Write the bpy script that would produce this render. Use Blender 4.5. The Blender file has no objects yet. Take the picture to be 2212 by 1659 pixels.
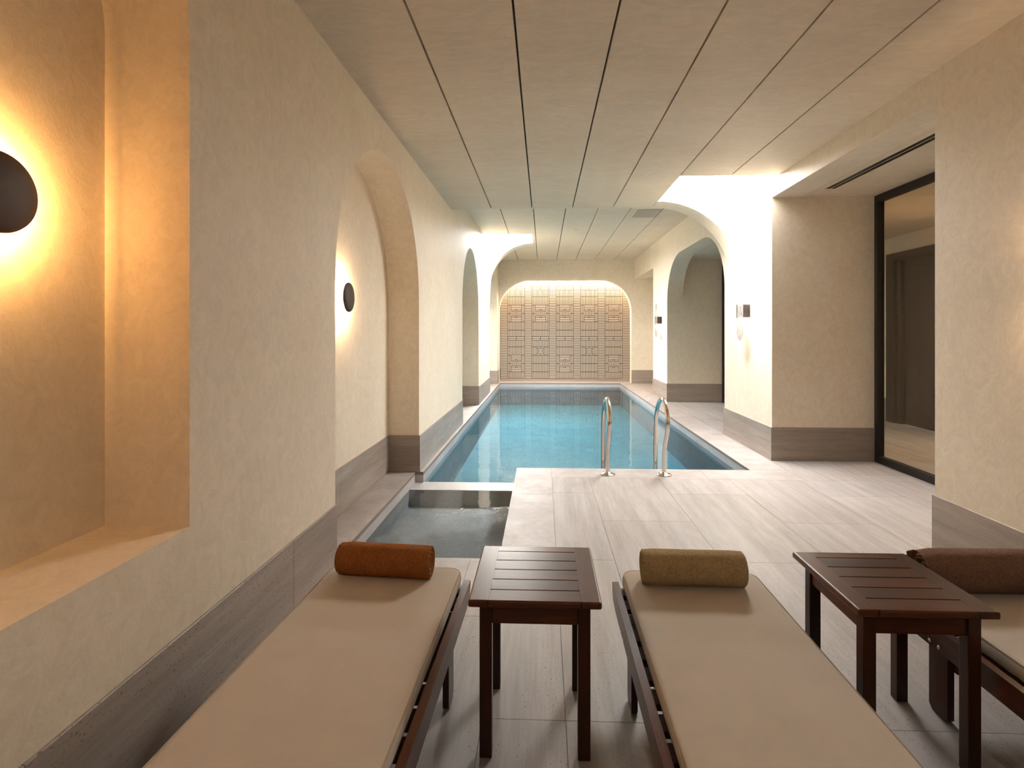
import bpy, bmesh, math, random
from mathutils import Vector, Matrix
from mathutils.geometry import delaunay_2d_cdt
random.seed(7)
sc = bpy.context.scene
COL = sc.collection
PI = math.pi

# ------------------------------------------------------------------ camera, light, exposure
F_PX, W_PX, H_PX = 1175.0, 2212.0, 1659.0
cam_d = bpy.data.cameras.new('camera')
cam = bpy.data.objects.new('camera', cam_d); COL.objects.link(cam)
cam_d.sensor_fit = 'HORIZONTAL'; cam_d.sensor_width = 36.0
cam_d.lens = 36.0 * F_PX / W_PX
cam_d.shift_x = -20.0 / W_PX
cam_d.shift_y = -111.5 / W_PX
cam_d.clip_start = 0.05
cam.location = (0, 0, 1.4)
cam.rotation_euler = (PI / 2, 0, math.atan(48.0 / F_PX))
sc.camera = cam

world = bpy.data.worlds.new('world'); sc.world = world; world.use_nodes = True
wb = world.node_tree.nodes['Background']
wb.inputs[0].default_value = (0.80, 0.88, 1.0, 1); wb.inputs[1].default_value = 0.3

sc.view_settings.view_transform = 'Standard'
sc.view_settings.look = 'None'
sc.view_settings.gamma = 1.0
sc.view_settings.use_curve_mapping = False
sc.view_settings.exposure = 1.1
try:
    sc.cycles.use_denoising = True
    sc.cycles.denoiser = 'OPENIMAGEDENOISE'
    sc.cycles.max_bounces = 10; sc.cycles.diffuse_bounces = 7; sc.cycles.glossy_bounces = 4
    sc.cycles.transmission_bounces = 6; sc.cycles.transparent_max_bounces = 12
    sc.cycles.sample_clamp_indirect = 6.0
    sc.cycles.caustics_reflective = False
    sc.cycles.caustics_refractive = False
    sc.cycles.use_light_tree = True
except Exception:
    pass

SKY_R, SKY_L, FILL_B = 36.0, 85.0, 2.0      # brightness of the two pool skylights and the added fill pane behind
DISC_NEAR, DISC_FAR = 150.0, 230.0
SCONCE = 30.0
STRIP = 12.0

# ------------------------------------------------------------------ room dimensions (metres)
XL, XLB = -1.25, -1.56          # left wall face, back of its niches
XR, XRO = 2.492, 2.80           # right wall face, outer side of its skin
YB = -2.6                       # wall behind
C1, C2, CB = 3.065, 3.40, 2.874 # near ceiling, far ceiling, bay ceilings
YC = 7.33                       # the beam where the ceiling steps up
YE, YT = 15.06, 15.60           # end wall, tiled wall
BBH, BBT = 0.365, 0.012         # stone skirting
XG = 3.58                       # glazed screens of the bays
WATER = -0.11

# ------------------------------------------------------------------ helpers
class MB:
    wn = False
    """collects shapes and links them as one mesh object"""
    def __init__(s): s.bm = bmesh.new(); s.mi = 0
    def face(s, pts):
        f = s.bm.faces.new([s.bm.verts.new(p) for p in pts]); f.material_index = s.mi; return f
    def box(s, x0, x1, y0, y1, z0, z1, bev=0.0, rot=None, seg=2):
        P = [Vector((x, y, z)) for x in (x0, x1) for y in (y0, y1) for z in (z0, z1)]
        if rot is not None:
            P = [rot @ p for p in P]
        v = [s.bm.verts.new(p) for p in P]
        fs = [s.bm.faces.new([v[i] for i in q]) for q in
              ((0, 1, 3, 2), (4, 6, 7, 5), (0, 4, 5, 1), (2, 3, 7, 6), (0, 2, 6, 4), (1, 5, 7, 3))]
        for f in fs: f.material_index = s.mi
        if bev > 0:
            s.wn = True
            es = list({e for f in fs for e in f.edges})
            r = bmesh.ops.bevel(s.bm, geom=es, offset=bev, segments=seg, affect='EDGES', profile=0.5)
            for f in r['faces']: f.material_index = s.mi
        return s
    def soft(s, n0, r, pick, seg=3):
        """round only the picked edges of the box added after face n0"""
        s.bm.faces.ensure_lookup_table(); s.wn = True
        es = list({e for f in s.bm.faces[n0:] for e in f.edges if pick((e.verts[0].co + e.verts[1].co) / 2)})
        bmesh.ops.bevel(s.bm, geom=es, offset=r, segments=seg, affect='EDGES', profile=0.5)
        return s
    def prism(s, loops, axis, a0, a1):
        """2-D loops (first the outline, then holes) swept along an axis"""
        def P(q, a):
            return {'x': (a, q[0], q[1]), 'y': (q[0], a, q[1]), 'z': (q[0], q[1], a)}[axis]
        loops = [[q for i, q in enumerate(L) if math.dist(q, L[i - 1]) > 1e-6] for L in loops]
        flat = [q for L in loops for q in L]; E_ = []; k = 0
        for L in loops:
            E_ += [(k + i, k + (i + 1) % len(L)) for i in range(len(L))]; k += len(L)
        cv, _, cf, ov, _, _ = delaunay_2d_cdt([Vector(q) for q in flat], E_, [], 0, 1e-7)
        def inside(px, py):
            c = False
            for a, b in E_:
                (x1, y1), (x2, y2) = flat[a], flat[b]
                if (y1 > py) != (y2 > py) and px < (x2 - x1) * (py - y1) / (y2 - y1) + x1: c = not c
            return c
        tris = [[ov[i][0] for i in f] for f in cf if inside(sum(cv[i][0] for i in f) / 3, sum(cv[i][1] for i in f) / 3)]
        A = [s.bm.verts.new(P(q, a0)) for q in flat]; B = [s.bm.verts.new(P(q, a1)) for q in flat]
        for t in tris:
            for V in (A, B):
                try:
                    f = s.bm.faces.new([V[i] for i in t]); f.material_index = s.mi
                except ValueError: pass
        k = 0
        for L in loops:
            n = len(L)
            for i in range(n):
                j = (i + 1) % n
                f = s.bm.faces.new([A[k + i], A[k + j], B[k + j], B[k + i]]); f.material_index = s.mi
            k += n
        return s
    def tube(s, pts, r, n=12, cap=True, closed=False):
        pts = [Vector(p) for p in pts]; rings = []
        m = len(pts); N = None
        for i, p in enumerate(pts):
            if closed: t = (pts[(i + 1) % m] - pts[i - 1]).normalized()
            else: t = (pts[min(i + 1, m - 1)] - pts[max(i - 1, 0)]).normalized()
            if N is None:
                N = t.orthogonal().normalized()
            N = (N - t * N.dot(t)).normalized(); Bn = t.cross(N)
            rr = r[i] if isinstance(r, (list, tuple)) else r
            rings.append([s.bm.verts.new(p + (N * math.cos(2 * PI * k / n) + Bn * math.sin(2 * PI * k / n)) * rr) for k in range(n)])
        for i in range(m if closed else m - 1):
            a, b = rings[i], rings[(i + 1) % m]
            for k in range(n):
                f = s.bm.faces.new([a[k], a[(k + 1) % n], b[(k + 1) % n], b[k]]); f.material_index = s.mi
        if cap and not closed:
            for R in (rings[0], rings[-1]):
                f = s.bm.faces.new(R); f.material_index = s.mi
        return s
    def lathe(s, prof, origin=(0, 0, 0), axis='z', n=48):
        """profile of (radius, height) pairs turned about an axis"""
        O = Vector(origin); rings = []
        for r, h in prof:
            R = []
            for k in range(n):
                a = 2 * PI * k / n; c, d = r * math.cos(a), r * math.sin(a)
                q = {'z': (c, d, h), 'x': (h, c, d), 'y': (c, h, d)}[axis]
                R.append(s.bm.verts.new(O + Vector(q)))
            rings.append(R)
        for a, b in zip(rings, rings[1:]):
            for k in range(n):
                f = s.bm.faces.new([a[k], a[(k + 1) % n], b[(k + 1) % n], b[k]]); f.material_index = s.mi
        for R in (rings[0], rings[-1]):
            f = s.bm.faces.new(R); f.material_index = s.mi
        return s
    def build(s, name, mats, parent=None, smooth=30, merge=True):
        bm = s.bm
        if merge: bmesh.ops.remove_doubles(bm, verts=bm.verts, dist=1e-5)
        bmesh.ops.recalc_face_normals(bm, faces=bm.faces)
        me = bpy.data.meshes.new(name); bm.to_mesh(me); bm.free()
        for m in (mats if isinstance(mats, (list, tuple)) else [mats]): me.materials.append(m)
        if smooth:
            me.shade_smooth(); me.set_sharp_from_angle(angle=math.radians(50 if s.wn else smooth))
        o = bpy.data.objects.new(name, me); COL.objects.link(o)
        if s.wn and smooth:
            m_ = o.modifiers.new('weighted', 'WEIGHTED_NORMAL'); m_.keep_sharp = True; m_.weight = 100
        if parent: o.parent = parent
        return o

def arc(cx, cy, rx, ry, a0, a1, n=28):
    return [(cx + rx * math.cos(math.radians(a0 + (a1 - a0) * i / n)),
             cy + ry * math.sin(math.radians(a0 + (a1 - a0) * i / n))) for i in range(n + 1)]
def structure(o, label=None):
    o['kind'] = 'structure'
    if label: o['label'] = label
    return o
def tag(o, label, cat, group=None):
    o['label'] = label; o['category'] = cat
    if group: o['group'] = group
    return o
def thing(name, loc, label, cat, group=None, rz=0.0):
    o = bpy.data.objects.new(name, None); COL.objects.link(o)
    o.empty_display_size = 0.1
    o.location = loc; o.rotation_euler = (0, 0, rz)
    return tag(o, label, cat, group)
def children(o): return [c for c in COL.objects if c.parent == o]
def copy_tree(o, parent=None):
    kids = children(o)
    c = o.copy(); COL.objects.link(c)
    if parent is not None: c.parent = parent
    for k in kids: copy_tree(k, c)
    return c

# ------------------------------------------------------------------ materials
def new_mat(name):
    m = bpy.data.materials.new(name); m.use_nodes = True
    nt = m.node_tree; b = nt.nodes['Principled BSDF']
    return m, nt, b
def N(nt, typ, **kw):
    n = nt.nodes.new(typ)
    for k, v in kw.items(): setattr(n, k, v)
    return n
def coords(nt, scale=(1, 1, 1), kind='Object', rot=(0, 0, 0)):
    t = N(nt, 'ShaderNodeTexCoord'); mp = N(nt, 'ShaderNodeMapping')
    mp.inputs['Scale'].default_value = scale; mp.inputs['Rotation'].default_value = rot
    nt.links.new(t.outputs[kind], mp.inputs['Vector']); return mp.outputs['Vector']
def noise(nt, vec, scale, detail=4, rough=0.55, dist=0.0):
    n = N(nt, 'ShaderNodeTexNoise'); n.inputs['Scale'].default_value = scale
    n.inputs['Detail'].default_value = detail; n.inputs['Roughness'].default_value = rough
    n.inputs['Distortion'].default_value = dist
    nt.links.new(vec, n.inputs['Vector']); return n.outputs['Fac']
def ramp(nt, fac, stops):
    r = N(nt, 'ShaderNodeValToRGB'); e = r.color_ramp.elements
    while len(e) < len(stops): e.new(0.5)
    for i, (p, c) in enumerate(stops):
        e[i].position = p; e[i].color = (c[0], c[1], c[2], 1) if not isinstance(c, float) else (c, c, c, 1)
    nt.links.new(fac, r.inputs['Fac']); return r.outputs['Color']
def mix(nt, a, b, f, typ='MIX'):
    m = N(nt, 'ShaderNodeMix', data_type='RGBA', blend_type=typ)
    for s, v in ((m.inputs[0], f), (m.inputs[6], a), (m.inputs[7], b)):
        if isinstance(v, (tuple, list)): s.default_value = (*v[:3], 1)
        elif isinstance(v, (int, float)): s.default_value = v
        else: nt.links.new(v, s)
    return m.outputs[2]
def math_n(nt, op, a, b=None):
    m = N(nt, 'ShaderNodeMath', operation=op)
    for i, v in enumerate((a, b)):
        if v is None: continue
        if isinstance(v, (int, float)): m.inputs[i].default_value = v
        else: nt.links.new(v, m.inputs[i])
    return m.outputs[0]
def bump(nt, b, h, strength, dist=0.01):
    n = N(nt, 'ShaderNodeBump'); n.inputs['Strength'].default_value = strength
    n.inputs['Distance'].default_value = dist
    nt.links.new(h, n.inputs['Height']); nt.links.new(n.outputs['Normal'], b.inputs['Normal'])

def plaster_mat(name, c0, c1, stretch=(1, 1, 1)):
    m, nt, b = new_mat(name)
    v = coords(nt, stretch)
    big = noise(nt, v, 1.1, 5, 0.6, 0.6)
    mid = noise(nt, v, 10.0, 8, 0.68, 1.9)
    fine = noise(nt, v, 34.0, 6, 0.65, 2.5)
    base = ramp(nt, big, [(0.30, c0), (0.70, c1)])
    col = mix(nt, base, ramp(nt, mid, [(0.36, (0.91, 0.90, 0.885)), (0.62, (1.045, 1.04, 1.035))]), 0.8, 'MULTIPLY')
    col = mix(nt, col, ramp(nt, fine, [(0.3, (0.93, 0.92, 0.90)), (0.6, (1.03, 1.03, 1.03))]), 0.6, 'MULTIPLY')
    nt.links.new(col, b.inputs['Base Color'])
    nt.links.new(ramp(nt, mid, [(0.3, 0.52), (0.7, 0.72)]), b.inputs['Roughness'])
    b.inputs['Specular IOR Level'].default_value = 0.35
    h = math_n(nt, 'ADD', math_n(nt, 'MULTIPLY', mid, 0.7), math_n(nt, 'MULTIPLY', fine, 0.3))
    bump(nt, b, h, 0.17, 0.014)
    return m
def stone_mat(name, c0, c1, stretch, rough=0.42, pits=True, spec=0.4, vein=1.0, per_obj=False):
    """vein-cut travertine: veins run along the axis with the small scale"""
    m, nt, b = new_mat(name)
    v = coords(nt, stretch)
    a = noise(nt, v, 3.4, 8, 0.70, 0.12)
    d = noise(nt, v, 26.0, 5, 0.6, 0.05)
    v2 = coords(nt)
    cl = noise(nt, v2, 1.3, 3, 0.5, 0.3)
    col = ramp(nt, a, [(0.30, c0), (0.72, c1)])
    col = mix(nt, col, ramp(nt, d, [(0.34, (0.86, 0.84, 0.82)), (0.62, (1.03, 1.03, 1.03))]), 0.55 * vein, 'MULTIPLY')
    col = mix(nt, col, ramp(nt, cl, [(0.3, (0.90, 0.89, 0.89)), (0.7, (1.06, 1.06, 1.06))]), 0.8, 'MULTIPLY')
    at = N(nt, 'ShaderNodeAttribute', attribute_name='tone')
    col = mix(nt, col, at.outputs['Color'], 1.0, 'MULTIPLY') if per_obj else col
    if pits:
        s2 = tuple(0.35 + 0.65 * (q / max(stretch)) for q in stretch)
        v3 = coords(nt, tuple(1.0 * q for q in s2))
        p = noise(nt, v3, 200.0, 1, 0.4, 0.2)
        g = noise(nt, v, 2.6, 3, 0.5, 0.0)
        pm = ramp(nt, p, [(0.285, 1.0), (0.335, 0.0)])
        gm = ramp(nt, g, [(0.42, 0.0), (0.54, 1.0)])
        pm = math_n(nt, 'MULTIPLY', pm, gm)
        col = mix(nt, col, (0.085, 0.07, 0.06), math_n(nt, 'MULTIPLY', pm, 0.9))
    nt.links.new(col, b.inputs['Base Color'])
    nt.links.new(ramp(nt, a, [(0.3, rough + 0.07), (0.7, rough - 0.05)]), b.inputs['Roughness'])
    b.inputs['Specular IOR Level'].default_value = spec
    return m
def wood_mat(name, c0, c1, stretch, rough=0.33):
    m, nt, b = new_mat(name)
    v = coords(nt, stretch)
    a = noise(nt, v, 9.0, 7, 0.6, 0.8)
    f = noise(nt, v, 46.0, 4, 0.6, 0.2)
    oi = N(nt, 'ShaderNodeObjectInfo')
    col = ramp(nt, a, [(0.28, c0), (0.74, c1)])
    col = mix(nt, col, ramp(nt, f, [(0.4, (0.70, 0.68, 0.66)), (0.6, (1.06, 1.06, 1.06))]), 0.55, 'MULTIPLY')
    col = mix(nt, col, ramp(nt, oi.outputs['Random'], [(0.0, (0.75, 0.74, 0.74)), (1.0, (1.45, 1.4, 1.25))]), 1.0, 'MULTIPLY')
    nt.links.new(col, b.inputs['Base Color'])
    b.inputs['Roughness'].default_value = rough
    b.inputs['Specular IOR Level'].default_value = 0.24
    b.inputs['Coat Weight'].default_value = 0.05; b.inputs['Coat Roughness'].default_value = 0.22
    bump(nt, b, f, 0.10, 0.002)
    return m
def plain_mat(name, c, rough=0.5, metal=0.0, spec=0.5):
    m, nt, b = new_mat(name)
    v = coords(nt); n = noise(nt, v, 25.0, 3)
    nt.links.new(mix(nt, tuple(q * 0.93 for q in c), tuple(min(q * 1.06, 1) for q in c), n), b.inputs['Base Color'])
    b.inputs['Roughness'].default_value = rough; b.inputs['Metallic'].default_value = metal
    b.inputs['Specular IOR Level'].default_value = spec
    return m
def emit_mat(name, c, s):
    m = bpy.data.materials.new(name); m.use_nodes = True; nt = m.node_tree
    for n in list(nt.nodes): nt.nodes.remove(n)
    e = N(nt, 'ShaderNodeEmission'); e.inputs[0].default_value = (*c, 1); e.inputs[1].default_value = s
    o = N(nt, 'ShaderNodeOutputMaterial'); nt.links.new(e.outputs[0], o.inputs[0]); return m
def towel_mat(name, c0, c1):
    m, nt, b = new_mat(name)
    v = coords(nt); f = noise(nt, v, 420.0, 3, 0.7); g = noise(nt, v, 130.0, 3, 0.6); l = noise(nt, v, 14.0, 3)
    col = ramp(nt, math_n(nt, 'ADD', math_n(nt, 'MULTIPLY', f, 0.6), math_n(nt, 'MULTIPLY', g, 0.4)), [(0.32, c0), (0.66, c1)])
    col = mix(nt, col, ramp(nt, l, [(0.3, (0.85, 0.84, 0.83)), (0.7, (1.08, 1.08, 1.08))]), 0.8, 'MULTIPLY')
    nt.links.new(col, b.inputs['Base Color'])
    b.inputs['Roughness'].default_value = 0.95; b.inputs['Specular IOR Level'].default_value = 0.1
    b.inputs['Sheen Weight'].default_value = 0.6; b.inputs['Sheen Roughness'].default_value = 0.5
    b.inputs['Sheen Tint'].default_value = (*c1, 1)
    h = math_n(nt, 'ADD', f, math_n(nt, 'MULTIPLY', g, 1.3))
    bump(nt, b, h, 0.9, 0.006)
    return m
def fabric_mat(name, c):
    m, nt, b = new_mat(name)
    t = N(nt, 'ShaderNodeTexCoord')
    hs = []
    for ax in ('X', 'Y'):
        w = N(nt, 'ShaderNodeTexWave', wave_type='BANDS', bands_direction=ax); w.inputs['Scale'].default_value = 110.0
        nt.links.new(t.outputs['Object'], w.inputs['Vector']); hs.append(w.outputs['Fac'])
    wv = math_n(nt, 'MULTIPLY', hs[0], hs[1])
    v = coords(nt); l = noise(nt, v, 5.0, 4); f = noise(nt, v, 300, 2)
    col = mix(nt, tuple(q * 0.86 for q in c), tuple(q * 1.08 for q in c), wv)
    col = mix(nt, col, ramp(nt, l, [(0.3, (0.95, 0.94, 0.93)), (0.7, (1.03, 1.03, 1.03))]), 1.0, 'MULTIPLY')
    nt.links.new(col, b.inputs['Base Color'])
    b.inputs['Roughness'].default_value = 0.85; b.inputs['Specular IOR Level'].default_value = 0.2
    b.inputs['Sheen Weight'].default_value = 0.15
    bump(nt, b, math_n(nt, 'ADD', wv, f), 0.35, 0.001)
    return m
def water_mat(name, tint, centre, ripple_far, ripple_near):
    """clear water: Fresnel mirror over a tinted see-through body, livelier around one spot"""
    m = bpy.data.materials.new(name); m.use_nodes = True; nt = m.node_tree
    for n in list(nt.nodes): nt.nodes.remove(n)
    v = coords(nt, (1, 1, 1))
    n1 = noise(nt, v, 4.5, 3, 0.5, 0.6); n2 = noise(nt, v, 17.0, 3, 0.55, 1.6)
    t = N(nt, 'ShaderNodeTexCoord')
    d = N(nt, 'ShaderNodeVectorMath', operation='DISTANCE'); d.inputs[1].default_value = centre
    nt.links.new(t.outputs['Object'], d.inputs[0])
    wob = math_n(nt, 'ADD', d.outputs['Value'], math_n(nt, 'MULTIPLY', math_n(nt, 'SUBTRACT', n1, 0.5), 0.5))
    mask = ramp(nt, wob, [(0.35, 1.0), (0.88, 0.0)])
    h = math_n(nt, 'ADD', math_n(nt, 'MULTIPLY', n1, ripple_far),
               math_n(nt, 'MULTIPLY', math_n(nt, 'MULTIPLY', n2, mask), ripple_near))
    bp = N(nt, 'ShaderNodeBump'); bp.inputs['Strength'].default_value = 1.0; bp.inputs['Distance'].default_value = 0.02
    nt.links.new(h, bp.inputs['Height'])
    fr = N(nt, 'ShaderNodeFresnel'); fr.inputs['IOR'].default_value = 1.33
    nt.links.new(bp.outputs['Normal'], fr.inputs['Normal'])
    tr = N(nt, 'ShaderNodeBsdfTransparent'); tr.inputs[0].default_value = (*tint, 1)
    gl = N(nt, 'ShaderNodeBsdfGlossy'); gl.inputs['Roughness'].default_value = 0.02
    nt.links.new(bp.outputs['Normal'], gl.inputs['Normal'])
    mx = N(nt, 'ShaderNodeMixShader'); nt.links.new(fr.outputs[0], mx.inputs[0])
    nt.links.new(tr.outputs[0], mx.inputs[1]); nt.links.new(gl.outputs[0], mx.inputs[2])
    o = N(nt, 'ShaderNodeOutputMaterial'); nt.links.new(mx.outputs[0], o.inputs[0]); return m
def glass_mat(name, tint, haze=0.0, rough=0.0):
    """clear sheet: see-through with a mirror that grows towards grazing angles; haze adds a milky body"""
    m = bpy.data.materials.new(name); m.use_nodes = True; nt = m.node_tree
    for n in list(nt.nodes): nt.nodes.remove(n)
    lw = N(nt, 'ShaderNodeLayerWeight'); lw.inputs['Blend'].default_value = 0.5
    f = math_n(nt, 'ADD', math_n(nt, 'MULTIPLY', math_n(nt, 'POWER', lw.outputs['Facing'], 5.0), 0.9), 0.05)
    tr = N(nt, 'ShaderNodeBsdfTransparent'); tr.inputs[0].default_value = (*tint, 1)
    gl = N(nt, 'ShaderNodeBsdfGlossy'); gl.inputs['Roughness'].default_value = rough
    body = tr.outputs[0]
    if haze > 0:
        tl = N(nt, 'ShaderNodeBsdfTranslucent'); tl.inputs[0].default_value = (0.55, 0.55, 0.57, 1)
        df = N(nt, 'ShaderNodeBsdfDiffuse'); df.inputs[0].default_value = (0.50, 0.50, 0.52, 1)
        v = coords(nt, (1, 1, 0.45)); nz = noise(nt, v, 16.0, 5, 0.6, 1.5)
        m1 = N(nt, 'ShaderNodeMixShader'); m1.inputs[0].default_value = 0.5
        nt.links.new(tl.outputs[0], m1.inputs[1]); nt.links.new(df.outputs[0], m1.inputs[2])
        m2 = N(nt, 'ShaderNodeMixShader'); nt.links.new(ramp(nt, nz, [(0.35, haze * 0.5), (0.65, min(1.0, haze * 1.4))]), m2.inputs[0])
        nt.links.new(body, m2.inputs[1]); nt.links.new(m1.outputs[0], m2.inputs[2]); body = m2.outputs[0]
    mx = N(nt, 'ShaderNodeMixShader'); nt.links.new(f, mx.inputs[0])
    nt.links.new(body, mx.inputs[1]); nt.links.new(gl.outputs[0], mx.inputs[2])
    o = N(nt, 'ShaderNodeOutputMaterial'); nt.links.new(mx.outputs[0], o.inputs[0]); return m

PL0, PL1 = (0.745, 0.655, 0.53), (0.81, 0.735, 0.615)
M = {}
M['plaster'] = plaster_mat('trowelled_plaster', PL0, PL1, (1, 1, 0.8))
M['ceiling'] = plaster_mat('ceiling_plaster', (0.67, 0.585, 0.465), (0.735, 0.655, 0.54), (0.35, 1, 1))
M['groove'] = plain_mat('dark_joint', (0.035, 0.032, 0.031), 0.7)
M['floor'] = stone_mat('travertine_floor', (0.262, 0.238, 0.230), (0.375, 0.352, 0.343), (3.2, 0.22, 1), 0.48, True, 0.38, 1.0, True)
M['coping'] = stone_mat('travertine_coping', (0.275, 0.248, 0.236), (0.385, 0.358, 0.346), (0.9, 1.0, 1), 0.48, True, 0.38)
M['grout'] = plain_mat('grout', (0.21, 0.18, 0.155), 0.8)
M['skirt_y'] = stone_mat('travertine_skirting', (0.235, 0.195, 0.17), (0.385, 0.33, 0.29), (1, 0.22, 3.6), 0.36, True, 0.45)
M['skirt_x'] = stone_mat('travertine_skirting_across', (0.235, 0.195, 0.17), (0.385, 0.33, 0.29), (0.22, 1, 3.6), 0.36, True, 0.45)
M['pool'] = stone_mat('pool_stone', (0.050, 0.190, 0.250), (0.085, 0.260, 0.325), (1.2, 0.8, 2.2), 0.5, False, 0.3, 0.6)
M['poolside'] = stone_mat('pool_side_stone', (0.075, 0.17, 0.22), (0.12, 0.24, 0.30), (0.9, 0.5, 2.2), 0.5, False, 0.3, 0.6)
M['poolrim'] = stone_mat('pool_rim_stone', (0.36, 0.36, 0.38), (0.52, 0.51, 0.52), (0.6, 0.4, 2.0), 0.36, False, 0.5, 0.7)
M['spa'] = stone_mat('plunge_pool_stone', (0.42, 0.435, 0.44), (0.58, 0.595, 0.60), (1.0, 0.6, 1.5), 0.5, False, 0.3, 0.8)
M['water'] = water_mat('pool_water', (0.74, 0.91, 0.96), (9, 3, 0), 0.10, 0.0)
M['spa_water'] = water_mat('plunge_pool_water', (0.80, 0.87, 0.91), (-0.36, 3.80, WATER), 0.10, 4.5)
M['steel'] = plain_mat('brushed_steel', (0.72, 0.66, 0.60), 0.16, 1.0)
M['chrome'] = plain_mat('bolt_steel', (0.75, 0.73, 0.70), 0.2, 1.0)
M['black'] = plain_mat('black_metal', (0.012, 0.010, 0.009), 0.42, 0.0, 0.4)
M['bronze'] = plain_mat('dark_bronze', (0.055, 0.046, 0.046), 0.5, 0.3, 0.4)
M['doorwood'] = wood_mat('dark_door_wood', (0.030, 0.018, 0.012), (0.055, 0.035, 0.024), (1, 1, 0.08), 0.55)
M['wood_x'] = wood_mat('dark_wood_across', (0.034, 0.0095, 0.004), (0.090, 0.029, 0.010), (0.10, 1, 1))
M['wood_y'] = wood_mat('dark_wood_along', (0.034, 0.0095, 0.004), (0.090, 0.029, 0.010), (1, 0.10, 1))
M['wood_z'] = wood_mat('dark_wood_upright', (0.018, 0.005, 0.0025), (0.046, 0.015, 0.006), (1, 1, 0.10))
M['fabric'] = fabric_mat('cream_canvas', (0.54, 0.47, 0.385))
M['piping'] = plain_mat('canvas_piping', (0.40, 0.32, 0.24), 0.9, 0, 0.1)
M['towel_rust'] = towel_mat('rust_towelling', (0.13, 0.040, 0.010), (0.42, 0.160, 0.052))
M['towel_sand'] = towel_mat('sand_towelling', (0.24, 0.172, 0.080), (0.64, 0.50, 0.29))
M['towel_brown'] = towel_mat('brown_towelling', (0.085, 0.046, 0.032), (0.28, 0.175, 0.125))
M['tile'] = plain_mat('glazed_tile', (0.45, 0.385, 0.315), 0.35)
M['tilegrout'] = plain_mat('tile_grout', (0.028, 0.017, 0.013), 0.8)
M['glass'] = glass_mat('clear_glass', (0.86, 0.86, 0.84))
M['plate'] = glass_mat('marbled_glass', (0.80, 0.81, 0.83), 0.75, 0.15)
M['lamp'] = plain_mat('lamp_metal', (0.050, 0.034, 0.030), 0.55, 0.0, 0.3)
M['white'] = plain_mat('white_metal', (0.8, 0.79, 0.77), 0.5)

# ------------------------------------------------------------------ floor: vein-cut slabs over a grout bed
fl = MB()
tone = fl.bm.loops.layers.float_color.new('tone')
def slab(x0, x1, y0, y1, mi, g=0.0012):
    if x1 - x0 < 0.02 or y1 - y0 < 0.02: return
    n0 = len(fl.bm.faces); fl.mi = mi
    fl.box(x0 + g, x1 - g, y0 + g, y1 - g, -0.03, 0.0)
    k = random.uniform(0.93, 1.05); c = (k, k * random.uniform(0.985, 1.01), k * random.uniform(0.97, 1.01), 1)
    fl.bm.faces.ensure_lookup_table()
    for f in fl.bm.faces[n0:]:
        for l in f.loops: l[tone] = c
def bed(x0, x1, y0, y1):
    fl.mi = 2; fl.box(x0, x1, y0, y1, -0.032, -0.003)
def field(x0, x1, y0, y1):
    """running bond along the room: courses 0.66 wide, slabs 1.40 long"""
    bed(x0, x1, y0, y1)
    k = math.floor((x0 - 0.438) / 0.66)
    while 0.438 + 0.66 * k < x1:
        a, b = 0.438 + 0.66 * k, 0.438 + 0.66 * (k + 1)
        off = 4.07 if k % 2 == 0 else 4.76
        j = math.floor((y0 - off) / 1.397)
        while off + 1.397 * j < y1:
            slab(max(a, x0), min(b, x1), max(off + 1.397 * j, y0), min(off + 1.397 * (j + 1), y1), 0)
            j += 1
        k += 1
def coping(x0, x1, y0, y1, along='y', first=0.9):
    bed(x0, x1, y0, y1)
    p0, p1 = (y0, y1) if along == 'y' else (x0, x1)
    p = p0; L = first
    while p < p1 - 1e-6:
        q = min(p + L, p1); L = 1.4
        if along == 'y': slab(x0, x1, p, q, 1)
        else: slab(p, q, y0, y1, 1)
        p = q
field(0.08, XG, YB, 5.25); field(-1.25, 0.08, YB, 3.0)
field(2.47, XG, 5.25, 15.06); field(XG, 5.5, 2.0, 12.6)
coping(-1.25, 0.08, 3.0, 3.357, 'x', 0.80)
coping(-0.275, 0.08, 3.357, 5.62, 'y', 1.35)
coping(0.08, 2.47, 5.25, 5.62, 'x', 1.5)
coping(2.10, 2.47, 5.62, 15.03, 'y', 1.1)
coping(XLB, -1.285, 3.0, 5.42, 'y', 1.15)
coping(XLB, -1.205, 5.42, 15.03, 'y', 1.3)
coping(-1.25, 2.47, 15.03, YT, 'x', 1.2)
structure(fl.build('floor', [M['floor'], M['coping'], M['grout']], smooth=0, merge=False))

# ------------------------------------------------------------------ left wall with its arched niches
def niche_arch(yc, spring, r, n=32):
    return [(yc - r, 0)] + arc(yc, spring, r, r, 180, 0, n) + [(yc + r, 0)]
outer = [(YB, 0)] + niche_arch(4.32, 1.71, 1.10) + niche_arch(9.39, 1.80, 1.05) + niche_arch(13.64, 1.83, 1.04) \
        + [(YT, 0), (YT, 4.4), (YB, 4.4)]
N1Y0, N1Y1, N1S = 0.985, 1.874, 0.713
n1r = (N1Y1 - N1Y0) / 2
hole = [(N1Y0, N1S), (N1Y1, N1S)] + arc((N1Y0 + N1Y1) / 2, 2.46, n1r, n1r, 0, 180, 28)
w = MB()
w.prism([outer, hole], 'x', XLB, XL)
w.box(XLB - 0.12, XLB, YB, YT, 0, 4.4)
structure(w.build('wall_left', M['plaster'], smooth=35))

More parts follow.
